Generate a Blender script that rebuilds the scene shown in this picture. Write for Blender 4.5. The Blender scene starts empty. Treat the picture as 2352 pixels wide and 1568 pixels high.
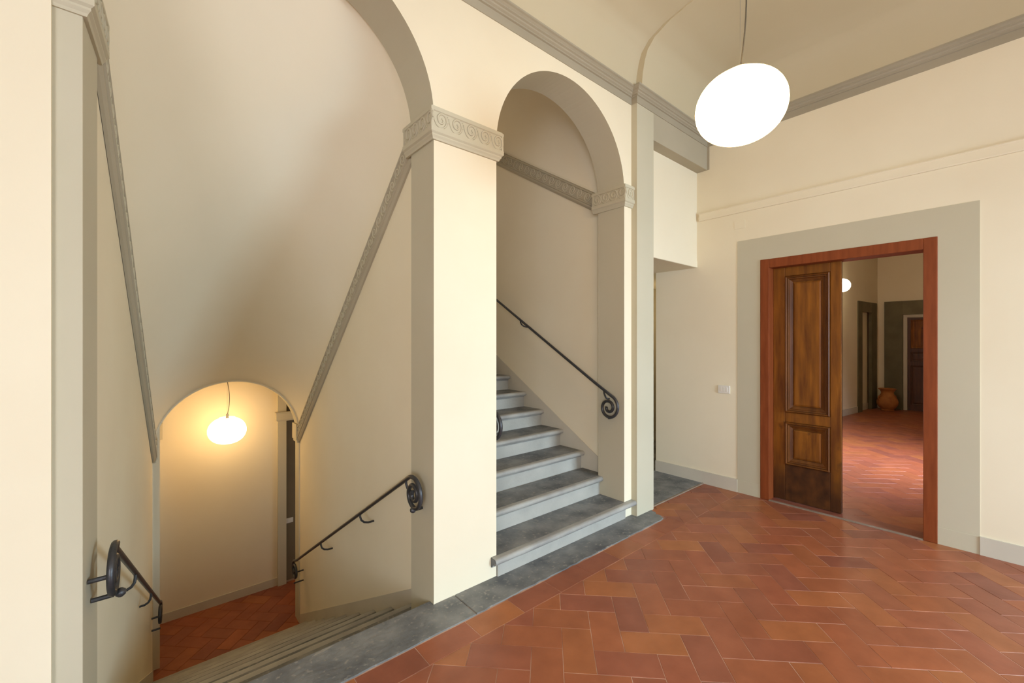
import bpy, bmesh, math, random
from mathutils import Vector, Matrix
random.seed(7)
S = bpy.context.scene
COL = S.collection
PI = math.pi

# ------------------------------------------------------------------ camera, world, lights, exposure
F_PX = 974.2
TH = math.radians(49.706)
cam_d = bpy.data.cameras.new('camera'); cam_d.sensor_width = 36.0; cam_d.lens = F_PX / 2352 * 36.0
cam_d.clip_start = 0.02
cam = bpy.data.objects.new('camera', cam_d); COL.objects.link(cam)
cam.location = (0, 0, 1.5); cam.rotation_euler = (PI / 2, 0, TH - PI / 2)
S.camera = cam
S.view_settings.view_transform = 'Standard'; S.view_settings.look = 'None'
S.view_settings.gamma = 1.0; S.view_settings.use_curve_mapping = False
S.view_settings.exposure = 0.48

W = bpy.data.worlds.new('daylight'); S.world = W; W.use_nodes = True
W.node_tree.nodes['Background'].inputs['Color'].default_value = (0.72, 0.85, 1.0, 1)
W.node_tree.nodes['Background'].inputs['Strength'].default_value = 1.0

def area(name, loc, direction, sx, sy, power, color, spread=PI):
    l = bpy.data.lights.new(name, 'AREA'); l.shape = 'RECTANGLE'; l.size = sx; l.size_y = sy
    l.energy = power; l.color = color; l.spread = spread
    o = bpy.data.objects.new(name, l); COL.objects.link(o)
    o.location = loc; o.rotation_euler = Vector(direction).to_track_quat('-Z', 'Y').to_euler()
    return o
DAY = (0.60, 0.81, 1.0)
WARM = (1.0, 0.82, 0.52)
area('window_light', (0.8, -3.86, 1.75), (0.05, 1, -0.42), 1.25, 1.8, 16, DAY, math.radians(125))
area('window_light', (3.3, -3.86, 1.65), (-0.06, 1, -0.38), 1.25, 1.7, 118, DAY, math.radians(125))
area('window_light', (6.9, -0.42, 1.75), (0.0, 1, -0.55), 1.0, 1.3, 74, (0.74, 0.78, 1.0), math.radians(110))
area('window_light', (-2.38, -2.0, 1.6), (1, 0.85, -0.12), 2.0, 1.7, 108, (0.86, 0.90, 1.0))
GLOBE = 11.5

# ------------------------------------------------------------------ materials
def nodes(name):
    m = bpy.data.materials.new(name); m.use_nodes = True
    nt = m.node_tree
    return m, nt, nt.nodes['Principled BSDF']
def mk(name, c1, c2=None, scale=2.0, rough=0.8, bump=0.0, bscale=60, spec=0.3, metal=0.0, detail=6, stretch=None,
       rand=None, island=False, speck=None, roughvar=0.0):
    m, nt, b = nodes(name); N = nt.nodes; L = nt.links
    b.inputs['Roughness'].default_value = rough
    b.inputs['Specular IOR Level'].default_value = spec
    b.inputs['Metallic'].default_value = metal
    tc = N.new('ShaderNodeNewGeometry')
    src = tc.outputs['Position']
    if stretch:
        mp = N.new('ShaderNodeMapping'); mp.inputs['Scale'].default_value = stretch
        L.new(src, mp.inputs['Vector']); src = mp.outputs['Vector']
    if c2 is None: c2 = tuple(x * 0.93 for x in c1)
    n = N.new('ShaderNodeTexNoise'); n.inputs['Scale'].default_value = scale; n.inputs['Detail'].default_value = detail
    L.new(src, n.inputs['Vector'])
    r = N.new('ShaderNodeValToRGB')
    r.color_ramp.elements[0].position = 0.32; r.color_ramp.elements[1].position = 0.68
    r.color_ramp.elements[0].color = (*c1, 1); r.color_ramp.elements[1].color = (*c2, 1)
    L.new(n.outputs['Fac'], r.inputs['Fac'])
    out = r.outputs['Color']
    if rand:
        if island: rv = tc.outputs['Random Per Island']
        else:
            oi = N.new('ShaderNodeObjectInfo'); rv = oi.outputs['Random']
        rr = N.new('ShaderNodeValToRGB'); rr.color_ramp.interpolation = 'LINEAR'
        el = rr.color_ramp.elements
        el[0].position = 0; el[0].color = (*rand[0], 1); el[1].position = 1; el[1].color = (*rand[-1], 1)
        for i, c in enumerate(rand[1:-1]):
            e = el.new((i + 1) / (len(rand) - 1)); e.color = (*c, 1)
        L.new(rv, rr.inputs['Fac'])
        mx = N.new('ShaderNodeMix'); mx.data_type = 'RGBA'; mx.blend_type = 'MULTIPLY'; mx.inputs[0].default_value = 1
        L.new(rr.outputs['Color'], mx.inputs[6]); L.new(out, mx.inputs[7]); out = mx.outputs[2]
    if speck:
        n3 = N.new('ShaderNodeTexNoise'); n3.inputs['Scale'].default_value = speck[1]; n3.inputs['Detail'].default_value = 8
        L.new(tc.outputs['Position'], n3.inputs['Vector'])
        r3 = N.new('ShaderNodeValToRGB'); r3.color_ramp.elements[0].position = speck[2]; r3.color_ramp.elements[1].position = speck[2] + 0.12
        r3.color_ramp.elements[0].color = (0, 0, 0, 1); r3.color_ramp.elements[1].color = (1, 1, 1, 1)
        L.new(n3.outputs['Fac'], r3.inputs['Fac'])
        mx = N.new('ShaderNodeMix'); mx.data_type = 'RGBA'
        L.new(r3.outputs['Color'], mx.inputs[0]); L.new(out, mx.inputs[6]); mx.inputs[7].default_value = (*speck[0], 1)
        out = mx.outputs[2]
    L.new(out, b.inputs['Base Color'])
    if roughvar:
        mr = N.new('ShaderNodeMapRange'); mr.inputs['To Min'].default_value = rough - roughvar; mr.inputs['To Max'].default_value = rough + roughvar
        L.new(n.outputs['Fac'], mr.inputs['Value']); L.new(mr.outputs['Result'], b.inputs['Roughness'])
    if bump:
        n2 = N.new('ShaderNodeTexNoise'); n2.inputs['Scale'].default_value = bscale; n2.inputs['Detail'].default_value = 4
        L.new(src, n2.inputs['Vector'])
        bp = N.new('ShaderNodeBump'); bp.inputs['Strength'].default_value = bump; bp.inputs['Distance'].default_value = 0.004
        L.new(n2.outputs['Fac'], bp.inputs['Height']); L.new(bp.outputs['Normal'], b.inputs['Normal'])
    return m
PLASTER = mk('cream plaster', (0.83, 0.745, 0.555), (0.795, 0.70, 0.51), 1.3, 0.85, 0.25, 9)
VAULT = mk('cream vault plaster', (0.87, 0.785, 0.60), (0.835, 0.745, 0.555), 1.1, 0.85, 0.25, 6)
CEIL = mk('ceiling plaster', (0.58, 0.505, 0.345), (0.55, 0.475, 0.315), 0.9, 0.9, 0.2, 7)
GREY = mk('grey painted plaster', (0.555, 0.505, 0.37), (0.525, 0.475, 0.34), 1.5, 0.8, 0.2, 12)
RECESS = mk('shadow darkened recess brown', (0.22, 0.165, 0.095), (0.18, 0.135, 0.075), 2, 0.8)  # brown paint darkened further for the shadow the recess lies in
CORNM = mk('darker grey cornice', (0.40, 0.35, 0.255), (0.36, 0.315, 0.225), 1.5, 0.8, 0.2, 12)  # darker than the grey on jambs and capitals
BEAMM = mk('shadow darkened beam grey', (0.45, 0.395, 0.285), (0.415, 0.36, 0.255), 1.5, 0.8, 0.2, 12)  # beam's shadow put into the grey colour; string courses share it
BASEM = mk('grey skirting paint', (0.60, 0.55, 0.44), (0.55, 0.50, 0.40), 3, 0.7, 0.15, 20)
STONE = mk('grey sandstone', (0.235, 0.235, 0.22), (0.095, 0.10, 0.105), 5.5, 0.55, 0.8, 45, spec=0.4, detail=10,
           speck=((0.27, 0.255, 0.22), 40, 0.58), roughvar=0.12)
RISER = mk('pale sandstone riser', (0.44, 0.42, 0.365), (0.35, 0.335, 0.29), 4, 0.7, 0.4, 60)
NOSE = mk('worn sandstone nosing', (0.40, 0.385, 0.34), (0.27, 0.26, 0.235), 5, 0.5, 0.5, 60, spec=0.45, detail=10)
STRIPM = mk('worn beige edging', (0.30, 0.23, 0.17), (0.22, 0.16, 0.11), 9, 0.7)
SOLID = mk('olive painted stone', (0.17, 0.15, 0.085), (0.13, 0.115, 0.065), 4, 0.7, 0.3, 30)
DARKST = mk('olive stone lintel', (0.20, 0.175, 0.10), (0.15, 0.13, 0.075), 4, 0.7, 0.3, 30)
TCOL = [(0.393, 0.119, 0.048), (0.316, 0.099, 0.051), (0.367, 0.115, 0.044), (0.290, 0.093, 0.054), (0.350, 0.103, 0.048),
        (0.402, 0.139, 0.048), (0.324, 0.099, 0.045), (0.265, 0.084, 0.049), (0.359, 0.115, 0.051)]
TILE = mk('waxed terracotta tile', (1.0, 1.0, 1.0), (0.80, 0.78, 0.76), 7, 0.38, 0.25, 30, spec=0.36, rand=TCOL, roughvar=0.09,
          speck=((0.16, 0.07, 0.045), 9, 0.70))
TILEI = mk('waxed terracotta tile joined', (1.0, 1.0, 1.0), (0.80, 0.78, 0.76), 7, 0.38, 0.25, 30, spec=0.36, rand=TCOL, island=True, roughvar=0.08)
GROUT = mk('pale grout', (0.72, 0.52, 0.42), (0.27, 0.11, 0.065), 3.5, 0.8)
FRAMEW = mk('reddish brown door frame', (0.25, 0.060, 0.016), (0.19, 0.042, 0.010), 5, 0.5, 0.1, 80, spec=0.2, stretch=(6, 6, 0.8))
WOOD = mk('old walnut door', (0.27, 0.095, 0.010), (0.12, 0.036, 0.006), 4, 0.45, 0.2, 60, spec=0.22, stretch=(5, 5, 0.6),
          speck=((0.05, 0.02, 0.008), 6, 0.66))
WOODB = mk('scuffed door bottom wood', (0.10, 0.034, 0.008), (0.035, 0.013, 0.005), 5, 0.5, 0.3, 50, spec=0.2, stretch=(2.5, 2.5, 1.6))
WOODM = mk('dark moulding wood', (0.17, 0.056, 0.008), (0.085, 0.026, 0.005), 4, 0.42, 0.2, 60, spec=0.3, stretch=(5, 5, 0.6))
WOODD = mk('dark old door wood', (0.10, 0.034, 0.012), (0.05, 0.018, 0.008), 4, 0.45, 0.2, 60, spec=0.4, stretch=(5, 5, 0.6))
IRON = mk('dark wrought iron', (0.055, 0.055, 0.058), (0.035, 0.035, 0.037), 20, 0.38, 0.2, 120, spec=0.6, metal=0.35)
WHITE = mk('white plastic', (0.78, 0.74, 0.66), (0.76, 0.72, 0.64), 5, 0.4)
CABLE = mk('grey lamp cable', (0.11, 0.095, 0.07), None, 5, 0.5)
POT = mk('terracotta pot', (0.50, 0.20, 0.055), (0.36, 0.13, 0.035), 8, 0.7, 0.3, 40)
STEEL = mk('steel', (0.5, 0.48, 0.44), None, 5, 0.35, metal=0.8)
WINF = mk('white window paint', (0.7, 0.7, 0.66), None, 5, 0.5)
def kick_dirt(m, z0, z1, col):
    nt = m.node_tree; N = nt.nodes; L = nt.links; b = N['Principled BSDF']
    src = b.inputs['Base Color'].links[0].from_socket
    g = N.new('ShaderNodeNewGeometry'); sp = N.new('ShaderNodeSeparateXYZ'); L.new(g.outputs['Position'], sp.inputs[0])
    n = N.new('ShaderNodeTexNoise'); n.inputs['Scale'].default_value = 7
    L.new(g.outputs['Position'], n.inputs['Vector'])
    a = N.new('ShaderNodeMath'); a.operation = 'MULTIPLY_ADD'; a.inputs[1].default_value = 0.25
    L.new(n.outputs['Fac'], a.inputs[0]); L.new(sp.outputs['Z'], a.inputs[2])
    mr = N.new('ShaderNodeMapRange'); mr.inputs['From Min'].default_value = z0; mr.inputs['From Max'].default_value = z1
    mr.inputs['To Min'].default_value = 0.85; mr.inputs['To Max'].default_value = 0.0
    L.new(a.outputs[0], mr.inputs['Value'])
    mx = N.new('ShaderNodeMix'); mx.data_type = 'RGBA'
    L.new(mr.outputs['Result'], mx.inputs[0]); L.new(src, mx.inputs[6]); mx.inputs[7].default_value = (*col, 1)
    L.new(mx.outputs[2], b.inputs['Base Color'])
kick_dirt(WOOD, 0.22, 0.62, (0.035, 0.012, 0.005))
def emis(name, col, k):
    m, nt, b = nodes(name)
    b.inputs['Base Color'].default_value = (0.9, 0.88, 0.8, 1)
    b.inputs['Emission Color'].default_value = (*col, 1); b.inputs['Emission Strength'].default_value = k
    b.inputs['Roughness'].default_value = 0.4
    return m
GLOW = emis('lit opal glass', (1.0, 0.65, 0.235), GLOBE)
GLOW2 = emis('dimmer lit opal glass', (1.0, 0.67, 0.33), 8.0)
GLOW4 = emis('faint fill globe glow', (1.0, 0.80, 0.50), 2.5)  # glow of the added passage fill globe
GLOW3 = emis('lit wall globe glass', (1.0, 0.86, 0.62), 14.0)
def glass():
    m, nt, b = nodes('window glass')
    b.inputs['Transmission Weight'].default_value = 1; b.inputs['Roughness'].default_value = 0.02; b.inputs['IOR'].default_value = 1.1
    return m
GLASS = glass()

# ------------------------------------------------------------------ object helpers
def wloc(p):
    v = Vector((0, 0, 0))
    while p is not None: v += p.location; p = p.parent
    return v
def link(name, me, mats, parent=None, smooth=False):
    for m in (mats if isinstance(mats, (list, tuple)) else [mats]): me.materials.append(m)
    if smooth:
        for p in me.polygons: p.use_smooth = True
    o = bpy.data.objects.new(name, me); COL.objects.link(o)
    if parent is not None: o.parent = parent
    return o
class MB:
    def __init__(s): s.v = []; s.f = []; s.mi = []
    def add(s, vs, fs, mi=0):
        n = len(s.v); s.v += [tuple(v) for v in vs]
        for f in fs: s.f.append([i + n for i in f]); s.mi.append(mi)
        return s
    def box(s, x0, x1, y0, y1, z0, z1, mi=0):
        x0, x1 = sorted((x0, x1)); y0, y1 = sorted((y0, y1)); z0, z1 = sorted((z0, z1))
        vs = [(x0, y0, z0), (x1, y0, z0), (x1, y1, z0), (x0, y1, z0), (x0, y0, z1), (x1, y0, z1), (x1, y1, z1), (x0, y1, z1)]
        return s.add(vs, [(0, 3, 2, 1), (4, 5, 6, 7), (0, 1, 5, 4), (1, 2, 6, 5), (2, 3, 7, 6), (3, 0, 4, 7)], mi)
    def tube(s, pts, r, n=8, closed=False, flat=1.0):
        pts = [Vector(p) for p in pts]; rr = r if isinstance(r, (list, tuple)) else [r] * len(pts)
        vs = []; fs = []; up = None
        for i, p in enumerate(pts):
            a = pts[max(i - 1, 0)]; b = pts[min(i + 1, len(pts) - 1)]
            t = (b - a).normalized()
            if up is None:
                up = Vector((1, 0, 0)) if abs(t.x) < 0.9 else Vector((0, 0, 1))
            u = (up - t * up.dot(t)).normalized(); w = t.cross(u); up = u
            for k in range(n):
                an = 2 * PI * k / n
                vs.append(p + (u * math.cos(an) + w * math.sin(an)) * rr[i])
        for i in range(len(pts) - 1):
            for k in range(n):
                a = i * n + k; b = i * n + (k + 1) % n
                fs.append((a, b, b + n, a + n))
        fs.append(tuple(range(n))[::-1]); fs.append(tuple(range((len(pts) - 1) * n, len(pts) * n)))
        return s.add(vs, fs)
    def lathe(s, prof, cx, cy, n=32, cz=0):
        vs = []; fs = []
        for r, z in prof:
            for k in range(n):
                a = 2 * PI * k / n; vs.append((cx + r * math.cos(a), cy + r * math.sin(a), cz + z))
        for i in range(len(prof) - 1):
            for k in range(n):
                a = i * n + k; b = i * n + (k + 1) % n
                fs.append((a, b, b + n, a + n))
        return s.add(vs, fs)
    def sweep(s, prof, path, closed_prof=True):
        """prof: list of (n, z); path: list of (x, y, z, nx, ny); section swept along path"""
        m = len(prof); vs = []; fs = []
        for (x, y, z, nx, ny) in path:
            for (n_, h) in prof: vs.append((x + nx * n_, y + ny * n_, z + h))
        for i in range(len(path) - 1):
            for k in range(m if closed_prof else m - 1):
                a = i * m + k; b = i * m + (k + 1) % m
                fs.append((a, b, b + m, a + m))
        if closed_prof:
            fs.append(tuple(range(m))); fs.append(tuple(range((len(path) - 1) * m, len(path) * m))[::-1])
        return s.add(vs, fs)
    def build(s, name, mats, parent=None, smooth=False, fix=True):
        me = bpy.data.meshes.new(name)
        L = wloc(parent)
        me.from_pydata([(v[0] - L.x, v[1] - L.y, v[2] - L.z) for v in s.v], [], s.f)
        for p, k in zip(me.polygons, s.mi): p.material_index = k
        if fix:
            bm = bmesh.new(); bm.from_mesh(me); bmesh.ops.recalc_face_normals(bm, faces=bm.faces); bm.to_mesh(me); bm.free()
        me.update()
        o = link(name, me, mats, parent, False)
        if smooth:
            for p in me.polygons: p.use_smooth = True
            try: me.set_sharp_from_angle(angle=math.radians(38))
            except Exception: pass
        return o
def extrude(name, polys, y0, y1, mats, hole_test=None, post=None, swap=False, parent=None):
    """polys in (x,z), extruded along y (or, swap, polys in (y,z) extruded along x)."""
    key = {}; pts = []
    def idx(p):
        k = (round(p[0], 5), round(p[1], 5))
        if k not in key: key[k] = len(pts); pts.append(k)
        return key[k]
    P = [[idx(p) for p in poly] for poly in polys]
    n = len(pts); cnt = {}
    for poly in P:
        for a, b in zip(poly, poly[1:] + poly[:1]):
            e = (min(a, b), max(a, b)); cnt[e] = cnt.get(e, 0) + 1
    mk3 = (lambda u, w, d: (d, u, w)) if swap else (lambda u, w, d: (u, d, w))
    vs = [mk3(u, w, y0) for u, w in pts] + [mk3(u, w, y1) for u, w in pts]
    if post: vs = [post(v) for v in vs]
    fs = []; mi = []
    for poly in P:
        fs.append(poly); mi.append(0); fs.append([i + n for i in poly][::-1]); mi.append(0)
    for (a, b), c in cnt.items():
        if c == 1:
            fs.append((a, b, b + n, a + n)); mi.append(1 if hole_test and hole_test(pts[a], pts[b]) else 0)
    mb = MB(); mb.v = vs; mb.f = [list(f) for f in fs]; mb.mi = mi
    return mb.build(name, mats, parent)
def arch_pts(cx, R, zs, n=48):
    return [(cx - R * math.cos(PI * i / n), zs + R * math.sin(PI * i / n)) for i in range(n + 1)]
def arch_wall_polys(x0, x1, zb, zt, arches, n=48):
    """arches: list of (cx,R,zs,zbottom)"""
    polys = []; x = x0
    for cx, R, zs, zbo in arches:
        polys.append([(x, zb), (cx - R, zb), (cx - R, zs), (cx - R, zt), (x, zt)])
        A = arch_pts(cx, R, zs, n)
        for p, q in zip(A, A[1:]): polys.append([p, q, (q[0], zt), (p[0], zt)])
        x = cx + R
        polys.append([(x, zb), (x, zs), (x, zt), (x + 1e-4, zt), (x + 1e-4, zb)])
        x += 1e-4
    polys.append([(x, zb), (x1, zb), (x1, zt), (x, zt)])
    return polys
def struct(o, label=None):
    o['kind'] = 'structure'
    if label: o['label'] = label
    return o
def empty(name, loc=(0, 0, 0), kind=None):
    o = bpy.data.objects.new(name, None); COL.objects.link(o); o.location = loc; o.empty_display_size = 0.1
    if kind: o['kind'] = kind
    return o
def thing(name, label, cat, loc, group=None):
    o = empty(name, loc); o['label'] = label; o['category'] = cat
    if group: o['group'] = group
    return o

# ------------------------------------------------------------------ key dimensions (metres)
YA, YAB = 2.13, 2.405            # arcade wall front and back
XB = 4.45                        # door wall
A1 = (0.517, 0.705, 2.775)       # left arch: centre, radius, springing
A2 = (2.365, 0.690, 2.765)       # right arch
ZT = 4.4
def xl(y): return -0.188 + 0.0622 * (y - 2.13)      # slightly splayed left side of the descending stair

# ------------------------------------------------------------------ arcade wall
def is_hole(c):
    def t(a, b):
        for (cx, R, zs) in (A1, A2):
            ok = True
            for p in (a, b):
                on_j = (abs(abs(p[0] - cx) - R) < 2e-3 and p[1] <= zs + 1e-3)
                on_a = abs(math.hypot(p[0] - cx, p[1] - zs) - R) < 2e-3
                if not (on_j or on_a): ok = False
            if ok: return True
        return False
    return t
def post_a(v):
    x, y, z = v
    if y > 2.3 and abs(x - (A1[0] - A1[1])) < 1e-3: x += 0.017
    return (x, y, z)
polys = []
polys += arch_wall_polys(-2.6, 3.42, 0.0, ZT, [(A1[0], A1[1], A1[2], 0), (A2[0], A2[1], A2[2], 0)])
wall_back = struct(extrude('wall_back', polys, YA, YAB, [PLASTER, GREY], is_hole(0), post_a), 'cream plaster arcade wall with two tall round arches')
# jambs continue below floor level beside the descending steps
mb = MB(); mb.box(A1[0] + A1[1], 1.60, YA, YAB, -0.6, 0.0)
mb.build('wall_jamb_foot_right', GREY)['kind'] = 'structure'
mb = MB(); mb.add([(-0.6, YA, -.6), (-0.188, YA, -.6), (-0.171, YAB, -.6), (-0.6, YAB, -.6), (-0.6, YA, 0), (-0.188, YA, 0), (-0.171, YAB, 0), (-0.6, YAB, 0)],
       [(0, 3, 2, 1), (4, 5, 6, 7), (0, 1, 5, 4), (1, 2, 6, 5), (2, 3, 7, 6), (3, 0, 4, 7)])
mb.build('wall_jamb_foot_left', GREY)['kind'] = 'structure'
# plaster skin to the left of the grey painted pier edge, 2 cm proud, and the grey band itself
MB().box(-2.6, -0.262, YA - 0.022, YA + 0.01, 0, ZT - .01).build('plaster_face', PLASTER, wall_back)
MB().box(-0.262, -0.1885, YA - 0.004, YA + 0.01, 0, 2.70).build('painted_band', GREY, wall_back)

# ------------------------------------------------------------------ capitals and string courses with running scrolls
def smooth_path(P, m=4):
    P = [Vector(p) for p in P]; out = []
    for i in range(len(P) - 1):
        p0 = P[max(i - 1, 0)]; p1 = P[i]; p2 = P[i + 1]; p3 = P[min(i + 2, len(P) - 1)]
        for k in range(m):
            t = k / m
            out.append(0.5 * ((2 * p1) + (p2 - p0) * t + (2 * p0 - 5 * p1 + 4 * p2 - p3) * t * t + (3 * p1 - p0 - 3 * p2 + p3) * t ** 3))
    return out + [P[-1]]
def scroll_mesh():
    mb = MB()
    pts = smooth_path([(-.052, 0, .026), (-.043, 0, -.008), (-.024, 0, -.036), (.006, 0, -.042), (.030, 0, -.024), (.038, 0, .006), (.024, 0, .034),
                       (-.003, 0, .037), (-.021, 0, .016), (-.014, 0, -.012), (.006, 0, -.016), (.015, 0, .002), (.004, 0, .013)])
    n = len(pts); mb.tube(pts, [0.0066 * (0.45 + 0.55 * math.sin(PI * min(1, (i + 3) / n * .8))) for i in range(n)], 6)
    mb.tube(smooth_path([(.046, 0, .036), (.040, 0, .018), (.047, 0, -.004)], 3), 0.003, 5)
    me = bpy.data.meshes.new('scroll'); me.from_pydata(mb.v, [], mb.f)
    for p in me.polygons: p.use_smooth = True
    me.materials.append(GREY); return me
SCROLL = scroll_mesh()
def scroll(parent, pos, xdir, ndir, zdir, s=1.0):
    o = bpy.data.objects.new('scroll', SCROLL); COL.objects.link(o); o.parent = parent
    X = Vector(xdir).normalized(); Y = Vector(ndir).normalized(); Z = Vector(zdir).normalized()
    M = Matrix((X, Y, Z)).transposed().to_4x4()
    for i in range(3):
        for j in range(3): M[i][j] *= s
    M.translation = Vector(pos) - wloc(parent)
    o.matrix_local = M
    return o
# profile outline (outward n, height) of a capital: bed mould, framed frieze with sunk panel, top fillet
CAPP = [(0, 0), (0.012, 0), (0.016, 0.010), (0.024, 0.020), (0.024, 0.028), (0.034, 0.036), (0.034, 0.062), (0.027, 0.066),
        (0.027, 0.150), (0.034, 0.154), (0.034, 0.172), (0.028, 0.175), (0.028, 0.180), (0, 0.180)]
Z0C = 2.648
def capital(name, pts, label, frieze):
    """pts: open plan path [(x,y)], mitred; outward normal is to the right of travel"""
    mb = MB(); path = []
    for i, p in enumerate(pts):
        d0 = (Vector(pts[i]) - Vector(pts[i - 1])).normalized() if i > 0 else None
        d1 = (Vector(pts[i + 1]) - Vector(pts[i])).normalized() if i < len(pts) - 1 else None
        ns = [Vector((d.y, -d.x)) for d in (d0, d1) if d is not None]
        n = ns[0] if len(ns) == 1 else (ns[0] + ns[1]) / (1 + ns[0].dot(ns[1]))
        path.append((p[0], p[1], Z0C, n.x, n.y))
    mb.sweep(CAPP, path)
    o = struct(mb.build(name, GREY), label)
    for (a, b, n, cnt) in frieze:
        a = Vector(a); b = Vector(b); d = (b - a).normalized(); n = Vector(n)
        L = (b - a).length
        # upright borders of the sunk panel
        for q in (a, b):
            e = MB(); c = q - d * 0.012 if q is b else q
            v0 = c; v1 = c + d * 0.012
            pr = [(v0 + n * 0.02), (v1 + n * 0.02), (v1 + n * 0.034), (v0 + n * 0.034)]
            vs = [(p.x, p.y, Z0C + 0.062) for p in pr] + [(p.x, p.y, Z0C + 0.154) for p in pr]
            e.add(vs, [(0, 3, 2, 1), (4, 5, 6, 7), (0, 1, 5, 4), (1, 2, 6, 5), (2, 3, 7, 6), (3, 0, 4, 7)])
            e.build('border', GREY, o)
        for k in range(cnt):
            p = a + d * (L * (k + 0.5) / cnt + 0.01) + n * 0.0285
            scroll(o, (p.x, p.y, Z0C + 0.108), (d.x, d.y, 0), (n.x, n.y, 0), (0, 0, 1), 0.98 * min(1, L / cnt / 0.083))
    return o
xr1 = A1[0] + A1[1]; xl2 = A2[0] - A2[1]; xr2 = A2[0] + A2[1]
# pier between the two arches: down-stair jamb, front, up-stair jamb
capital('trim_1', [(xr1, 2.455), (xr1, YA), (xl2, YA), (xl2, 2.455)], 'grey scroll carved capital on the pier between the arches',
        [((xr1, 2.445), (xr1, 2.10), (-1, 0), 4), ((xr1 - .03, YA), (xl2 + .03, YA), (0, -1), 5), ((xl2, 2.10), (xl2, 2.45), (1, 0), 4)])
# right jamb of the right arch, ending against the pilaster
capital('trim_2', [(xr2, 2.455), (xr2, YA), (3.165, YA)], 'grey scroll carved capital beside the tall pilaster',
        [((xr2, 2.445), (xr2, 2.10), (-1, 0), 4), ((xr2 - .03, YA), (3.15, YA), (0, -1), 1)])
# left pier
capital('trim_3', [(-0.262, YA - .0), (-0.188, YA), (-0.171, 2.45)], 'grey moulded capital on the left pier',
        [((-0.187, 2.12), (-0.171, 2.44), (1, -0.05), 4)])

STRP = [(0, 0), (0.014, 0), (0.026, 0.022), (0.026, 0.040), (0.034, 0.046), (0.034, 0.058), (0.026, 0.064), (0.026, 0.150), (0.034, 0.155), (0.034, 0.172), (0, 0.178)]
def string(name, p0, p1, n, label, cnt, half=1.0):
    mb = MB(); n = Vector((n[0], n[1], 0)).normalized()
    mb.sweep(STRP, [(*p0, n.x, n.y), (*p1, n.x, n.y)])
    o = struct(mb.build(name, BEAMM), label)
    a = Vector(p0); b = Vector(p1); d = (b - a).normalized(); up = Vector((0, 0, 1)) - d * d.z; up.normalize()
    for k in range(cnt):
        t = (k + 0.5) / cnt
        q = a + (b - a) * t + Vector((0, 0, 0.107)) + n * 0.0275
        scroll(o, q, d, n, up, 0.88)
    return o
string('trim_4', (1.262, 2.43, 2.66), (1.262, 5.17, 0.365), (-1, 0), 'sloping scroll carved string course right of the descending stair', 36)
string('trim_5', (xl(2.41) - .018, 2.41, 2.68), (0.002, 5.17, 0.365), (1, -.06), 'sloping scroll carved string course left of the descending stair', 36)
string('trim_6', (3.132, 2.43, 2.655), (3.132, 5.6, 2.655 + .615 * 3.17), (-1, 0), 'rising scroll carved string course in the upper stair', 34)
string('trim_7', (1.598, 2.43, 2.655), (1.598, 5.6, 2.655 + .615 * 3.17), (1, 0), 'rising string course on the hidden side of the upper stair', 2)

# ------------------------------------------------------------------ stairwell walls and vaults
def prism(name, prof, x0, x1, mat, label=None, parent=None):
    o = extrude(name, [prof], x0, x1, [mat], swap=True, parent=parent)
    if parent is None: struct(o, label)
    return o
MB().box(1.262, 1.596, YAB, 5.17, -1.65, 3.3).build('wall_stairwell_middle', PLASTER)['kind'] = 'structure'
mb = MB(); mb.add([(xl(2.405) - .02, 2.405, -1.65), (0.0, 5.17, -1.65), (-0.4, 5.17, -1.65), (-0.5, 2.405, -1.65),
                   (xl(2.405) - .02, 2.405, 3.6), (0.0, 5.17, 3.6), (-0.4, 5.17, 3.6), (-0.5, 2.405, 3.6)],
                  [(0, 3, 2, 1), (4, 5, 6, 7), (0, 1, 5, 4), (1, 2, 6, 5), (2, 3, 7, 6), (3, 0, 4, 7)])
struct(mb.build('wall_stairwell_left', PLASTER), 'plaster side wall left of the descending stair')
MB().box(3.132, 3.42, YAB, 7.2, -0.02, 6.2).build('wall_stairwell_right', PLASTER)['kind'] = 'structure'
MB().box(1.40, 1.598, 5.17, 7.2, 1.6, 6.2).build('wall_stairwell_upper_left', PLASTER)['kind'] = 'structure'
MB().box(1.40, 3.42, 7.2, 7.4, 1.6, 6.2).build('wall_stairwell_end', PLASTER)['kind'] = 'structure'
MB().box(1.598, 3.132, 5.6, 7.2, 4.75, 4.95).build('ceiling_landing', PLASTER)['kind'] = 'structure'
def vault(name, secs, label, n=40):
    mb = MB(); vs = []; fs = []
    for (y, cx, R, zs) in secs:
        for i in range(n + 1):
            a = PI * i / n; vs.append((cx - R * math.cos(a), y, zs + R * math.sin(a)))
        for i in range(n + 1):
            a = PI * i / n; vs.append((cx - (R + .09) * math.cos(a), y, zs + (R + .09) * math.sin(a)))
    m = 2 * (n + 1)
    for s in range(len(secs) - 1):
        for i in range(n):
            a = s * m + i
            fs.append((a, a + 1, a + 1 + m, a + m))
            b = a + n + 1; fs.append((b, b + m, b + 1 + m, b + 1))
        fs.append((s * m, s * m + m, s * m + n + 1 + m, s * m + n + 1)); a = s * m + n; fs.append((a, a + n + 1, a + n + 1 + m, a + m))
    mb.add(vs, fs)
    o = mb.build(name, VAULT, None, True); struct(o, label); return o
secs = []
for i in range(15):
    t = i / 14; y = YAB + (5.175 - YAB) * t
    secs.append((y, 0.5355 * (1 - t) + 0.629 * t, 0.730 * (1 - t) + 0.632 * t, 2.79 + (0.465 - 2.79) * t))
vault('ceiling_descending_vault', secs, 'sloping barrel vault over the descending stair')
vault('ceiling_rising_vault', [(YAB, 2.365, 0.768, 2.815), (5.6, 2.365, 0.768, 2.815 + .615 * 3.195)], 'sloping barrel vault over the rising stair')
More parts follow.
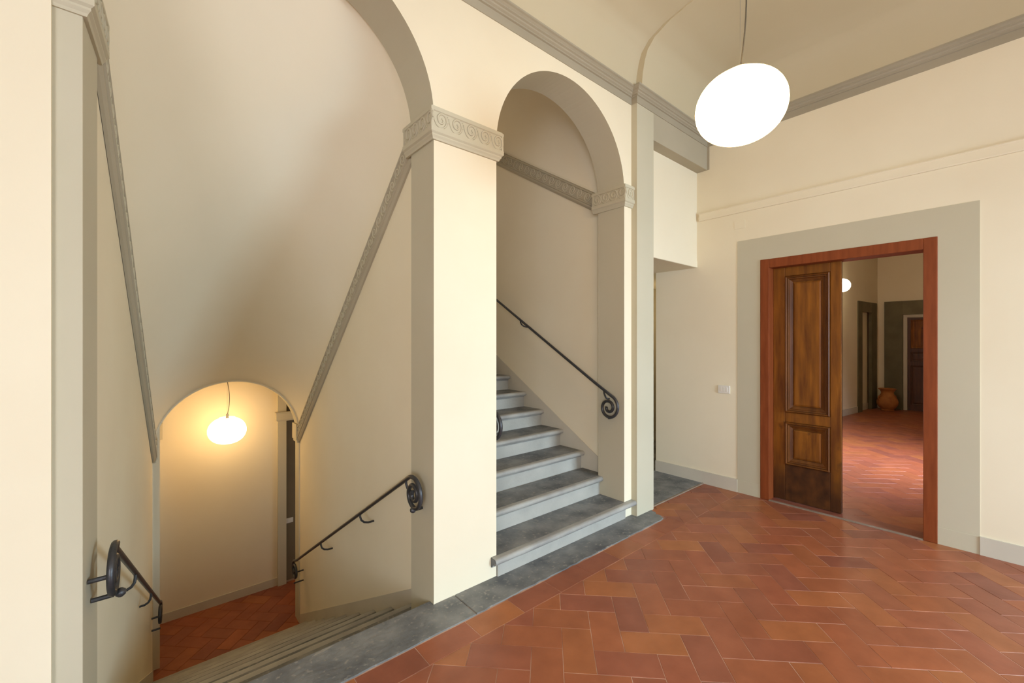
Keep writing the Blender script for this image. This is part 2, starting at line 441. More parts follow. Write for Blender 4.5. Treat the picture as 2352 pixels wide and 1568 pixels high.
# skirting following the steps
MB().add([(0, 0, 0)], [])
prism('baseboard_descending', [(2.405, -0.035), (5.17, -1.56), (5.17, -1.75), (2.405, -0.30)], 1.256, 1.263, BASEM, 'grey skirting beside the descending steps')
prism('baseboard_descending_left', [(2.405, -0.035), (5.17, -1.56), (5.17, -1.75), (2.405, -0.30)], -0.15, -0.13, BASEM).hide_render = False
o = bpy.data.objects['baseboard_descending_left']
for v in o.data.vertices: v.co.x = xl(v.co.y) - .02 * (5.17 - v.co.y) / 2.77 + (0.006 if v.co.x > -0.14 else -0.01)
prism('baseboard_rising', [(2.405, 0.405), (2.405, 0.0), (5.6, 1.85), (5.6, 2.31)], 3.125, 3.133, BASEM, 'grey skirting beside the rising steps')

# ------------------------------------------------------------------ lower hall
Z1 = -1.65
arch = arch_wall_polys(-0.4, 1.9, Z1, 1.55, [(0.629, 0.622, 0.465, 0)])
def h2(a, b):
    def on(p): return (abs(abs(p[0] - .629) - .622) < 2e-3 and p[1] <= .466) or abs(math.hypot(p[0] - .629, p[1] - .465) - .622) < 2e-3
    return on(a) and on(b)
struct(extrude('wall_lower_arch', arch, 5.17, 5.32, [PLASTER, GREY], h2), 'thin wall with round arch at the foot of the stair')
MB().box(1.222, 1.256, 5.155, 5.335, 0.40, 0.575).box(1.232, 1.256, 5.16, 5.33, 0.37, 0.40).build('trim_8', GREY)['kind'] = 'structure'
MB().box(0.0, 0.036, 5.155, 5.335, 0.40, 0.575).box(0.0, 0.026, 5.16, 5.33, 0.37, 0.40).build('trim_9', GREY)['kind'] = 'structure'
MB().box(-0.2, 0.055, 5.32, 6.3, Z1, 1.5).build('wall_lower_left', PLASTER)['kind'] = 'structure'
MB().box(0.055, 1.232, 6.15, 6.3, Z1, 1.5).build('wall_lower_back', PLASTER)['kind'] = 'structure'
o = MB().box(1.232, 1.33, 6.105, 6.30, Z1, 1.5).build('wall_lower_pier', GREY); struct(o)
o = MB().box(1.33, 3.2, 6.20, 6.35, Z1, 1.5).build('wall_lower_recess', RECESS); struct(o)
MB().box(3.2, 3.3, 5.17, 6.35, Z1, 1.5).build('wall_lower_end', PLASTER)['kind'] = 'structure'
MB().box(-0.2, 3.3, 5.32, 6.35, 1.5, 1.55).build('ceiling_lower', PLASTER)['kind'] = 'structure'
MB().box(0.055, 1.232, 6.138, 6.151, Z1, Z1 + 0.10).build('baseboard_lower', BASEM)['kind'] = 'structure'
mb = MB(); mb.sweep([(0, 0), (.01, 0), (.022, .02), (.022, .10), (.03, .105), (.03, .118), (0, .118)], [(1.232, 6.20, 0.472, -1, 0), (1.232, 6.105, 0.472, -1, -1), (1.6, 6.105, 0.472, 0, -1)])
struct(mb.build('trim_10', GREY), 'capital on the lower hall pier')
MB().box(0.055, 0.085, 6.05, 6.15, 0.42, 0.60).build('trim_11', GREY)['kind'] = 'structure'

# ------------------------------------------------------------------ door wall
DY0, DY1, DZ = 0.358, 1.561, 2.28
polys = [[(-4.1, 0), (DY0, 0), (DY0, DZ), (DY0, ZT), (-4.1, ZT)], [(DY0, DZ), (DY1, DZ), (DY1, ZT), (DY0, ZT)],
         [(DY1, 0), (2.67, 0), (2.67, 2.29), (2.67, ZT), (DY1, ZT), (DY1, DZ)]]
wall_right = struct(extrude('wall_right', polys, XB, XB + 0.17, [PLASTER], swap=True), 'cream plaster wall with the wooden door')
mb = MB()
s0, s1, sz = 0.147, 1.771, 2.495
mb.box(XB - .004, XB + .005, s0, DY0, 0, sz).box(XB - .004, XB + .005, DY1, s1, 0, sz).box(XB - .004, XB + .005, DY0, DY1, DZ, sz)
mb.build('painted_surround', GREY, wall_right)
MB().box(XB - .007, XB, s0 + .0, DY0, 0, 0.125).box(XB - .007, XB, DY1, s1, 0, .125).build('surround_foot', GREY, wall_right)
MB().box(XB - .012, XB + .005, -4.1, s0, 0, 0.128).build('baseboard_right', BASEM)['kind'] = 'structure'
MB().box(XB - .012, XB + .005, s1, 2.67, 0, 0.128).build('baseboard_right.001', BASEM)['kind'] = 'structure'
# picture rail / cable duct
mb = MB(); R_ = [(0, 0), (0.02, 0), (0.024, 0.006), (0.024, 0.066), (0.030, 0.070), (0.030, 0.076), (0, 0.08)]
mb.sweep(R_, [(XB, 2.15, 2.775, -1, 0), (XB, -4.1, 2.775, -1, 0)])
struct(mb.build('trim_12', PLASTER), 'thin cream painted moulding running along the door wall')
# pilaster and beam
YP = 2.075
MB().box(3.16, 3.42, YP, YA + .01, 0, 3.58).build('pilaster', GREY, wall_back)
bw = MB().box(3.42, XB, 2.185, 2.42, 2.29, ZT).build('wall_over_passage', PLASTER); struct(bw)
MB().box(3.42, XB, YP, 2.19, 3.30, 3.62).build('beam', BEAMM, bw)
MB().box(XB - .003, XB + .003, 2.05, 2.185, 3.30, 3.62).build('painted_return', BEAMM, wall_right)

# ------------------------------------------------------------------ cornice
CORN = [(0, 0), (0.006, 0), (0.006, 0.058), (0.018, 0.060), (0.018, 0.070), (0.030, 0.076), (0.034, 0.084), (0.046, 0.088), (0.046, 0.096),
        (0.058, 0.104), (0.070, 0.108), (0.070, 0.120), (0.0, 0.120)]
mb = MB()
mb.sweep(CORN, [(-2.6, -4.1, 3.54, 1, 1), (-2.6, YA, 3.54, 1, -1), (3.16, YA, 3.54, -0.0, -1)])
mb.sweep(CORN, [(3.16, YA, 3.54, -1, -1), (3.16, YP, 3.54, -1, -1), (XB, YP, 3.54, -1, -1), (XB, -4.1, 3.54, -1, 1), (-2.6, -4.1, 3.54, 1, 1)])
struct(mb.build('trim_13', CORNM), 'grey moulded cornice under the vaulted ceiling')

# ------------------------------------------------------------------ ceiling: low vault springing from the cornice
HP = [(0, 0), (.008, .09), (.028, .19), (.055, .265), (.12, .335), (.255, .395), (.5, .445), (.9, .48), (1.5, .50), (9, .505)]
def hh(d):
    for (a, b), (c, e) in zip(HP, HP[1:]):
        if d <= c: return b + (e - b) * (d - a) / (c - a)
    return .505
D = [0, .003, .008, .016, .028, .04, .055, .075, .095, .12, .15, .19, .225, .255, .31, .37, .43, .5, .6, .75, .9, 1.1, 1.3, 1.5, 1.9, 2.4, 2.9]
YS_A, YS_B = 2.065, 2.008
fr_ = sorted(set([i / 14 for i in range(15)]))
def ycol(x):
    y0 = YS_A if x < 3.1305 else YS_B
    return [y0 - d for d in D] + [-4.03 + d for d in D[::-1] if d < 2.8], y0
xs = sorted(set([-2.53, 3.13, 3.131] + [round(4.382 - d, 4) for d in D if d < 3.4] + [round(-2.53 + d, 4) for d in D] + [1.0, .7]))
c = MB(); vs = []; fs = []
for x in xs:
    ys, y0 = ycol(x)
    for y in ys:
        d = min(max(0, y0 - y), max(0, y + 4.03)); e = min(max(0, 4.382 - x), max(0, x + 2.53))
        vs.append((x, y, 3.655 + min(hh(d), hh(e))))
n = len(ycol(0)[0])
for i in range(len(xs) - 1):
    for j in range(n - 1):
        a = i * n + j; fs.append((a, a + 1, a + n + 1, a + n))
c.add(vs, fs)
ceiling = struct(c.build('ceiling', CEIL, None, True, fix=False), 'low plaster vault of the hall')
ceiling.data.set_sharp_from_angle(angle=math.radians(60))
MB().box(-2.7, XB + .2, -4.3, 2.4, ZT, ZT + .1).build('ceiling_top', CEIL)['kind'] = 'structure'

# ------------------------------------------------------------------ unseen sides of the hall, with the windows
mb = MB()
mb.box(-2.75, -2.6, -4.25, -3.05, 0, ZT).box(-2.75, -2.6, -0.95, 2.2, 0, ZT).box(-2.75, -2.6, -3.05, -0.95, 0, 0.75).box(-2.75, -2.6, -3.05, -0.95, 3.15, ZT)
mb.build('wall_left', PLASTER)['kind'] = 'structure'
w = empty('window_3', (0, 0, 0), 'structure')
mb = MB()
for y in (-3.05, -2.04, -1.02): mb.box(-2.70, -2.64, y, y + .07, .75, 3.15)
for z in (.75, 1.9, 3.08): mb.box(-2.70, -2.64, -3.05, -0.95, z, z + .07)
mb.build('window_frame', WINF, w)
for y in (-2.98, -1.97):
    for z in (.82, 1.97): MB().box(-2.675, -2.67, y, y + .94, z, z + 1.08).build('pane', GLASS, w)
xs = [(-2.6, 0.1), (1.5, 2.6), (4.0, XB)]
mb = MB()
for a, b in xs: mb.box(a, b, -4.3, -4.1, 0, ZT)
for a, b in ((0.1, 1.5), (2.6, 4.0)): mb.box(a, b, -4.3, -4.1, 0, 0.8).box(a, b, -4.3, -4.1, 3.3, ZT)
mb.build('wall_front', PLASTER)['kind'] = 'structure'
for k, (a, b) in enumerate(((0.1, 1.5), (2.6, 4.0))):
    w = empty('window_%d' % (k + 1), (0, 0, 0), 'structure')
    MB().box(a, a + .07, -4.22, -4.16, .8, 3.3).box(b - .07, b, -4.22, -4.16, .8, 3.3).box(a, b, -4.22, -4.16, .8, .87).box(a, b, -4.22, -4.16, 3.23, 3.3).box((a + b) / 2 - .04, (a + b) / 2 + .04, -4.22, -4.16, .8, 3.3).build('window_frame', WINF, w)
    for i in range(2):
        for j in range(3):
            x0 = a + .07 + i * (b - a) / 2 - (.03 if i else 0); x1 = x0 + (b - a) / 2 - .11
            MB().box(x0, x1, -4.20, -4.195, .87 + j * .787, .87 + (j + 1) * .787 - .02).build('pane', GLASS, w)
            MB().box(x0, x1, -4.21, -4.17, .85 + (j + 1) * .787 - .0, .87 + (j + 1) * .787).build('glazing_bar', WINF, w)

# ------------------------------------------------------------------ floors
floor = struct(MB().box(-2.6, XB + .17, -4.1, 2.0, -0.12, -0.0016).build('floor', GROUT), 'terracotta tiled floor in herringbone')
def clip(poly, a, b, c):            # keep a*x+b*y<=c
    out = []
    for p, q in zip(poly, poly[1:] + poly[:1]):
        dp = a * p[0] + b * p[1] - c; dq = a * q[0] + b * q[1] - c
        if dp <= 0: out.append(p)
        if dp * dq < 0:
            t = dp / (dp - dq); out.append((p[0] + (q[0] - p[0]) * t, p[1] + (q[1] - p[1]) * t))
    return out
def inset(poly, g):
    n = len(poly); out = []
    A = sum(p[0] * q[1] - q[0] * p[1] for p, q in zip(poly, poly[1:] + poly[:1]))
    sg = 1 if A > 0 else -1
    for i in range(n):
        p0 = Vector(poly[i - 1]); p1 = Vector(poly[i]); p2 = Vector(poly[(i + 1) % n])
        d0 = (p1 - p0).normalized(); d1 = (p2 - p1).normalized()
        n0 = Vector((-d0.y, d0.x)) * sg; n1 = Vector((-d1.y, d1.x)) * sg
        k = 1 + n0.dot(n1)
        if k < 0.2: k = 0.2
        out.append(tuple(p1 + (n0 + n1) * (g / k)))
    return out
def area2(poly): return abs(sum(p[0] * q[1] - q[0] * p[1] for p, q in zip(poly, poly[1:] + poly[:1]))) / 2
def tile_mb(mb, poly, z, g=0.0014, h=0.0045):
    a = inset(poly, g); b = inset(poly, g + 0.0012); n = len(a)
    vs = [(p[0], p[1], z - h) for p in a] + [(p[0], p[1], z - 0.0012) for p in a] + [(p[0], p[1], z) for p in b]
    fs = [tuple(range(2 * n, 3 * n))]
    for i in range(n):
        j = (i + 1) % n
        fs += [(i, j, j + n, i + n), (i + n, j + n, j + 2 * n, i + 2 * n)]
    mb.add(vs, fs)
def herring(P0, w, x0, x1, y0, y1):
    u = Vector((1, -1)).normalized() * w; v = Vector((1, 1)).normalized() * w; P0 = Vector(P0); out = []
    c = Vector(((x0 + x1) / 2, (y0 + y1) / 2)) - P0
    ci = c.dot(u) / w / w; cj = c.dot(v) / w / w; R = int(max(x1 - x0, y1 - y0) / w) + 3
    for i in range(int(ci) - R, int(ci) + R):
        for j in range(int(cj) - R, int(cj) + R):
            k = (i - j) % 4
            if k == 0: q = [(i, j), (i + 2, j), (i + 2, j + 1), (i, j + 1)]
            elif k == 2: q = [(i, j - 1), (i + 1, j - 1), (i + 1, j + 1), (i, j + 1)]
            else: continue
            poly = [tuple(P0 + u * a + v * b) for a, b in q]
            for cl in ((-1, 0, -x0), (1, 0, x1), (0, -1, -y0), (0, 1, y1)):
                poly = clip(poly, *cl)
                if len(poly) < 3: break
            if len(poly) >= 3 and area2(poly) > 2e-4: out.append(poly)
    return out
P0 = (2.168, 1.209)
tiles = herring(P0, 0.1505, -2.6, XB - .004, -4.1, 1.745)
# border course along the stone strip
x = 1.278 - .296 * 13
while x < XB:
    a, b = max(x, -2.6), min(x + .296, XB - .004)
    if b > a + .01 and x < 3.30: tiles.append([(a, 1.745), (b, 1.745), (b, 1.897), (a, 1.897)])
    x += .296
tiles += herring(P0, 0.1505, 3.35, XB - .004, 1.745, 2.105)
CF = Vector((math.cos(TH), math.sin(TH))); CR = Vector((math.sin(TH), -math.cos(TH)))
def seen(poly):
    best = 0; ok = False
    cx = sum(p[0] for p in poly) / len(poly); cy = sum(p[1] for p in poly) / len(poly)
    for p in list(poly) + [(cx, cy)]:
        z = Vector(p).dot(CF)
        if z < .3: continue
        u = F_PX * Vector(p).dot(CR) / z; v = F_PX * 1.5 / z
        if abs(u) < 1176 and v < 784: ok = True
    z = max(.3, Vector((cx, cy)).dot(CF))
    return ok, area2(poly) / z ** 3
vis = []; rest = []
for t in tiles:
    ok, s = seen(t); (vis if ok else rest).append((s, t))
vis.sort(key=lambda a: -a[0])
for s, t in vis[300:]: rest.append((s, t))
for s, t in vis[:300]:
    mb = MB(); tile_mb(mb, t, random.uniform(-0.0006, 0.0006)); mb.build('tile', TILE, floor, fix=False)
mb = MB()
for s, t in rest: tile_mb(mb, t, random.uniform(-0.0005, 0.0005))
mb.build('tile_remainder', TILEI, floor, fix=False)['kind'] = 'stuff'
# stone strip in front of the arches
def slab(poly, z, name, parent, h=0.05, mat=STONE, bev=.004):
    a = poly; b = inset(poly, bev); n = len(a); mb = MB()
    vs = [(p[0], p[1], z - h) for p in a] + [(p[0], p[1], z - bev) for p in a] + [(p[0], p[1], z) for p in b]
    fs = [tuple(range(2 * n, 3 * n))]
    for i in range(n):
        j = (i + 1) % n
        fs += [(i, j, j + n, i + n), (i + n, j + n, j + 2 * n, i + 2 * n)]
    mb.add(vs, fs); return mb.build(name, mat, parent, fix=False)
def ragged(x0, x1, y, amp, n):
    return [(x0 + (x1 - x0) * i / n, y + (random.uniform(-amp, amp) if 0 < i < n else 0)) for i in range(n + 1)]
def edge_z(): return 0.004
stone = empty('stone_strip', (0, 0, 0), 'structure'); stone.name = 'trim_14'
s1p = ragged(-2.6, 1.360, 1.903, .0022, 60) + [(1.360, 2.132), (A1[0] + A1[1] - .001, 2.132), (A1[0] + A1[1] - .001, 2.172), (-0.187, 2.172), (-0.188, 2.132), (-2.6, 2.132)]
slab(s1p, 0.004, 'slab', stone, 0.10)
s2p = ragged(1.363, 3.30, 1.905, .005, 40)[:-1] + [(3.31, 1.915), (3.345, 1.965), (3.335, 1.995), (3.375, 2.03), (3.37, 2.055), (3.40, 2.085), (3.41, 2.12), (3.41, 2.14), (1.363, 2.14)]
slab(s2p, 0.004, 'slab', stone, 0.10)
MB().box(-2.6, 3.42, 1.89, 2.14, -0.12, -0.003).build('mortar_bed', GROUT, stone)
# passage floor, two big flags, with pale edge strip
pf = struct(MB().box(3.30, 6.4, 2.08, 4.6, -0.12, -0.01).build('floor_passage', GROUT), 'grey stone passage floor')
slab([(3.42, 2.128), (XB, 2.128), (XB, 2.66), (3.42, 2.66)], 0.006, 'slab', pf)
slab([(3.42, 2.664), (XB, 2.664), (XB, 3.5), (3.42, 3.5)], 0.006, 'slab', pf)
slab([(XB + .003, 2.67), (6.4, 2.67), (6.4, 3.5), (XB + .003, 3.5)], 0.006, 'slab', pf)
slab([(3.405, 2.104), (XB, 2.104), (XB, 2.126), (3.405, 2.126)], 0.007, 'edge_strip', pf, mat=STRIPM)
MB().box(3.42, 6.4, 3.5, 3.65, 0, 2.3).build('wall_passage_end', GREY)['kind'] = 'structure'
MB().box(3.42, 6.4, 3.488, 3.5, 0, 0.14).build('baseboard_passage', BASEM)['kind'] = 'structure'
MB().box(3.42, 6.4, 2.18, 3.65, 2.292, 2.36).build('ceiling_passage', PLASTER)['kind'] = 'structure'
MB().box(4.62, 6.4, 2.50, 2.668, 0, 2.3).build('wall_passage_side', PLASTER)['kind'] = 'structure'
MB().box(6.4, 6.5, 2.5, 3.65, 0, 2.3).build('wall_passage_far', PLASTER)['kind'] = 'structure'

# ------------------------------------------------------------------ staircases
def tread_mesh(x0, x1, ynose, ydeep, z, end_l=False):
    prof = []
    r = 0.021
    for k in range(9):
        a = PI / 2 + PI * k / 8
        prof.append((ynose + r + r * math.cos(a), z - r + r * math.sin(a)))
    prof += [(ynose + .034, z - .044), (ynose + .036, z - .050), (ynose + .043, z - .056), (ynose + .045, z - .062), (ydeep, z - .062), (ydeep, z), (ynose + .05, z)]
    mb = MB(); n = len(prof); st = 12; vs = []; fs = []
    for s in range(st + 1):
        x = x0 + (x1 - x0) * s / st
        for (y, zz) in prof:
            dy = random.uniform(-.0012, .0012) if y < ynose + .03 else 0
            vs.append((x, y + dy, zz + (random.uniform(-.001, .001) if y < ynose + .03 else 0)))
    for s in range(st):
        for k in range(n):
            a = s * n + k; b = s * n + (k + 1) % n; fs.append((a, b, b + n, a + n))
    fs.append(tuple(range(n))); fs.append(tuple(range(st * n, st * n + n))[::-1])
    mb.add(vs, fs)
    for s in range(st):
        for k in range(n):
            if k <= 12 or k == n - 1: mb.mi[s * n + k] = 1
    return mb
up = thing('stone_staircase', 'grey stone staircase rising through the right arch', 'staircase', (2.365, 2.1, 0))
N_UP = 13
for k in range(N_UP):
    z = 0.137 + 0.1625 * k; yn = 2.075 + 0.2727 * k; x0, x1 = (1.602, 3.128)
    if k == 0: x0, x1 = 1.632, 3.155
    if k == 0:
        # first tread: wide nose in front of the piers, narrow body between the jambs
        tread_mesh(1.632, 3.157, yn, YA - .001, z).build('tread', [STONE, NOSE], up, True)
        MB().box(1.677, 3.054, YA - .001, 2.40, z - .06, z).build('tread', STONE, up)
        MB().box(1.677, 3.054, yn + .042, yn + .30, 0.0, z - .06).build('riser', RISER, up)
    elif k == 1:
        tread_mesh(1.677, 3.054, yn, 2.404, z).build('tread', [STONE, NOSE], up, True)
        MB().box(1.602, 3.128, 2.406, yn + .30, z - .06, z).build('tread', STONE, up)
        MB().box(1.677, 3.054, yn + .042, 2.404, z - .17, z - .06).build('riser', RISER, up)
    else:
        tread_mesh(x0, x1, yn, yn + .32 if k < N_UP - 1 else 7.19, z).build('tread', [STONE, NOSE], up, True)
        MB().box(x0, x1, yn + .042, yn + .30, z - .175, z - .06).build('riser', RISER, up)
dn = thing('stone_staircase', 'grey stone staircase descending through the left arch', 'staircase', (0.5, 2.19, 0))
for k in range(10):
    z = 0.004 - 0.165 * k if k else 0.0035; yn = 2.185 + .30 * k
    xa = xl(yn) - .003 if yn < 2.4 else xl(yn) - .02 * (5.17 - yn) / 2.77 + .008
    xb = 1.2205 if yn < 2.4 else 1.255
    # nosing faces down the flight: mirrored profile
    def flip(mb, yc):
        mb.v = [(v[0], 2 * yc - v[1], v[2]) for v in mb.v]; return mb
    if k == 0:
        flip(tread_mesh(xa + .004, 1.2205, 2.185, 2.199, z), 2.185).build('tread', [STONE, NOSE], dn, True)
        MB().box(xa + .01, 1.2205, 2.0, 2.142, -.30, -.06).build('riser', RISER, dn)
        continue
    yb = yn - .30
    flip(tread_mesh(xa, xb, 0, .345, z), 0)
    t = tread_mesh(xa, xb, 0, .345, z); t.v = [(v[0], yn - v[1], v[2]) for v in t.v]
    if yb < 2.4 and k == 1: t.v = [(min(max(v[0], -0.168), 1.2205) if v[1] < 2.407 else v[0], v[1], v[2]) for v in t.v]
    t.build('tread', [STONE, NOSE], dn, True)
    if k == 1: MB().box(-.165, 1.2205, yn - .30, yn - .043, z - .28, z - .06).build('riser', RISER, dn)
    else: MB().box(xa, xb, yn - .30, yn - .043, z - .28, z - .06).build('riser', RISER, dn)
# lower floor
lf = struct(MB().box(-0.0, 3.2, 4.86, 6.3, Z1 - .1, Z1 - .004).build('floor_lower', GROUT), 'terracotta floor of the lower hall')
mb = MB()
for t in herring((0.6, 5.6), 0.1505, 0.0, 3.2, 4.86, 6.15): tile_mb(mb, t, Z1, h=.004)
mb.build('tile_remainder', TILEI, lf, fix=False)['kind'] = 'stuff'

# ------------------------------------------------------------------ the door and its frame
d1 = empty('door_1', (0, 0, 0), 'structure')
fx0, fx1 = XB - .012, XB + .165
def bar(name, x0, x1, y0, y1, z0, z1, mat, parent, bev=0.004):
    o = MB().box(x0, x1, y0, y1, z0, z1).build(name, mat, parent)
    m = o.modifiers.new('bevel', 'BEVEL'); m.width = bev; m.segments = 2; m.limit_method = 'ANGLE'
    return o
fr = bar('jamb', fx0, fx1, DY0, DY0 + .077, 0, DZ, FRAMEW, d1)
bar('jamb', fx0, fx1, DY1 - .077, DY1, 0, DZ, FRAMEW, d1)
bar('head', fx0 + .0006, fx1, DY0 + .076, DY1 - .076, DZ - .085, DZ - .0005, FRAMEW, d1)
MB().box(XB + .005, fx1, DY0 + .077, DY1 - .077, -0.01, 0.0035).build('threshold', TILE, d1)
MB().box(XB - .022, XB + .004, DY0 + .078, DY1 - .077, -0.01, 0.008).build('threshold_strip', STRIPM, d1)
lx = XB + .10
leaf = MB().box(lx + .022, lx + .036, 0.957, 1.484, 0.008, 2.20).build('door_leaf', WOOD, d1); leaf['label'] = 'old walnut door leaf with two framed panels'
bar('stile', lx, lx + .04, 0.957, 1.035, .008, 2.20, WOOD, leaf, .003)
bar('stile', lx, lx + .04, 1.385, 1.484, .008, 2.20, WOOD, leaf, .003)
bar('top_rail', lx, lx + .04, 1.0352, 1.3848, 2.115, 2.20, WOOD, leaf, .003)
bar('middle_rail', lx, lx + .04, 1.0352, 1.3848, 0.745, .835, WOOD, leaf, .003)
bar('bottom_rail', lx, lx + .04, 1.0352, 1.3848, .008, .345, WOODB, leaf, .003)
def panel(y0, y1, z0, z1, x, prof, mat, parent, name='panel', sgn=1):
    mb = MB(); vs = []; fs = []
    for (i, d) in prof: vs += [(x + d * sgn, y0 + i, z0 + i), (x + d * sgn, y1 - i, z0 + i), (x + d * sgn, y1 - i, z1 - i), (x + d * sgn, y0 + i, z1 - i)]
    for s in range(len(prof) - 1):
        for k in range(4):
            a = s * 4 + k; b = s * 4 + (k + 1) % 4; fs.append((a, b, b + 4, a + 4))
    n = (len(prof) - 1) * 4; fs.append((n, n + 1, n + 2, n + 3))
    mb.add(vs, fs); return mb.build(name, mat, parent, fix=False)
PR = [(0, .012), (0.003, .012), (0.0035, -.012), (.010, -.018), (.018, -.013), (.021, -.002), (.025, -.002), (.026, -.009), (.033, -.007), (.037, .006), (.060, .016), (.0605, .024), (.067, .024), (.069, .006), (.082, .001)]
for z0, z1 in ((.835, 2.115), (.345, .745)):
    o = panel(1.035, 1.385, z0, z1, lx, PR, WOOD, leaf)
    o.data.materials.append(WOODM)
    for i, p in enumerate(o.data.polygons): p.material_index = 1 if i < 4 * 13 and 8 <= i % 200 < 52 else 0

# ------------------------------------------------------------------ next hall behind the door
nf = struct(MB().box(XB + .17, 12.9, -1.0, 2.6, -0.12, -0.004).build('floor_next_hall', GROUT), 'terracotta floor of the far hall')
mb = MB()
for t in herring((6, 1), 0.1505, XB + .172, 12.6, -0.9, 2.16): tile_mb(mb, t, 0.0, h=.004)
mb.build('tile_remainder', TILEI, nf, fix=False)['kind'] = 'stuff'
def quadwall(name, pts, z0, z1, th, mat, parent=None):
    """wall along plan polyline, thickness to the left side"""
    mb = MB()
    for p, q in zip(pts, pts[1:]):
        p = Vector(p); q = Vector(q); d = (q - p).normalized(); n = Vector((-d.y, d.x)) * th
        r = [p, q, q + n, p + n]
        mb.add([(v.x, v.y, z0) for v in r] + [(v.x, v.y, z1) for v in r], [(0, 3, 2, 1), (4, 5, 6, 7), (0, 1, 5, 4), (1, 2, 6, 5), (2, 3, 7, 6), (3, 0, 4, 7)])
    return mb.build(name, mat, parent)
ya, yb, yc = 2.24, 2.155, 1.985
def yw(x): return 2.20 + (x - 10.6) * (1.985 - 2.20) / 2.0
nw = quadwall('wall_next_left', [(4.62, 2.30), (9.7, 2.297), (11.42, yw(11.42))], 0, 3.9, .12, PLASTER); struct(nw)
o = quadwall('wall_next_left_end', [(12.3, yw(12.3)), (12.6, yw(12.6))], 0, 3.9, .12, PLASTER, nw)
o = quadwall('wall_panel_over', [(11.42, yw(11.42)), (12.3, yw(12.3))], 2.15, 3.9, .12, PLASTER, nw)
o = quadwall('recessed_panel', [(11.42, yw(11.42) + .07), (12.3, yw(12.3) + .07)], 0, 2.2, .05, PLASTER, nw)
nd = empty('door_3', (0, 0, 0), 'structure')
quadwall('jamb', [(11.36, yw(11.36) - .02), (11.60, yw(11.60) - .02)], 0, 2.36, .04, SOLID, nd)
quadwall('jamb', [(12.16, yw(12.16) - .02), (12.5, yw(12.5) - .02)], 0, 2.36, .06, SOLID, nd)
quadwall('head', [(11.60, yw(11.60) - .02), (12.16, yw(12.16) - .02)], 2.14, 2.36, .06, DARKST, nd)
quadwall('baseboard_next', [(4.62, 2.29), (9.7, 2.285), (11.36, yw(11.36) - .012)], 0, .13, .02, BASEM)['kind'] = 'structure'
quadwall('baseboard_next_panel', [(11.6, yw(11.6) + .045), (12.16, yw(12.16) + .045)], 0, .14, .02, BASEM)['kind'] = 'structure'
MB().box(12.6, 12.75, -1.0, 2.3, 0, 3.9).build('wall_next_end', PLASTER)['kind'] = 'structure'
mb = MB().box(XB + .17, 6.3, -1.15, -1.0, 0, 3.9).box(7.5, 12.75, -1.15, -1.0, 0, 3.9).box(6.3, 7.5, -1.15, -1.0, 0, 1.0).box(6.3, 7.5, -1.15, -1.0, 2.5, 3.9)
mb.build('wall_next_right', PLASTER)['kind'] = 'structure'
MB().box(XB + .0, 12.75, -1.15, 2.6, 3.9, 4.0).build('ceiling_next', PLASTER)['kind'] = 'structure'
# far door in a stone surround
d2 = empty('door_2', (0, 0, 0), 'structure')
MB().box(12.56, 12.602, 1.555, 1.861, 0, 2.39).build('surround_post', SOLID, d2)
MB().box(12.56, 12.602, 0.35, 1.555, 2.09, 2.39).build('surround_lintel', DARKST, d2)
MB().box(12.56, 12.602, 0.05, 0.35, 0, 2.39).build('surround_post', SOLID, d2)
MB().box(12.575, 12.602, 1.485, 1.545, 0, 2.08).box(12.575, 12.602, .40, 1.485, 2.03, 2.08).build('door_frame', BASEM, d2)
fl = MB().box(12.585, 12.602, .40, 1.48, 0, 2.02).build('door_leaf', WOODD, d2)
for (a, b, m) in ((1.35, 1.97, WOOD), (1.06, 1.27, WOODD), (0.12, 0.98, WOODD)):
    panel(.98, 1.43, a, b, 12.578, [(0, .008), (.01, -.004), (.03, 0), (.035, .006), (.06, .002)], m, fl)
mb = MB(); mb.lathe([(0, -.03), (.02, -.028), (.032, -.012), (.03, 0), (.012, .008), (.012, .03)], 0, 0, 14); mb.v = [(12.575 + v[2], 1.205 + v[0], 1.165 + v[1]) for v in mb.v]
mb.build('knob', IRON, fl, True)
# terracotta pot
pot = thing('terracotta_pot', 'round terracotta jar with flared rim beside the far door', 'pot', (12.25, 1.765, 0))
prof = [(.0, .0), (.105, 0), (.115, .012), (.105, .03), (.14, .06), (.178, .13), (.183, .19), (.165, .26), (.13, .32), (.108, .365), (.108, .40), (.125, .435), (.155, .46), (.158, .472), (.145, .475), (.12, .45), (.095, .40), (.09, .34), (0, .30)]
MB().lathe(prof, 12.25, 1.765, 32).build('body', POT, pot, True)
for s in (-1, 1):
    dx, dy = CR.x * s, CR.y * s
    MB().tube([(12.25 + dx * r, 1.765 + dy * r, z) for r, z in ((.14, .31), (.175, .315), (.195, .29), (.19, .25), (.172, .225))], .011, 8).build('handle', POT, pot, True)

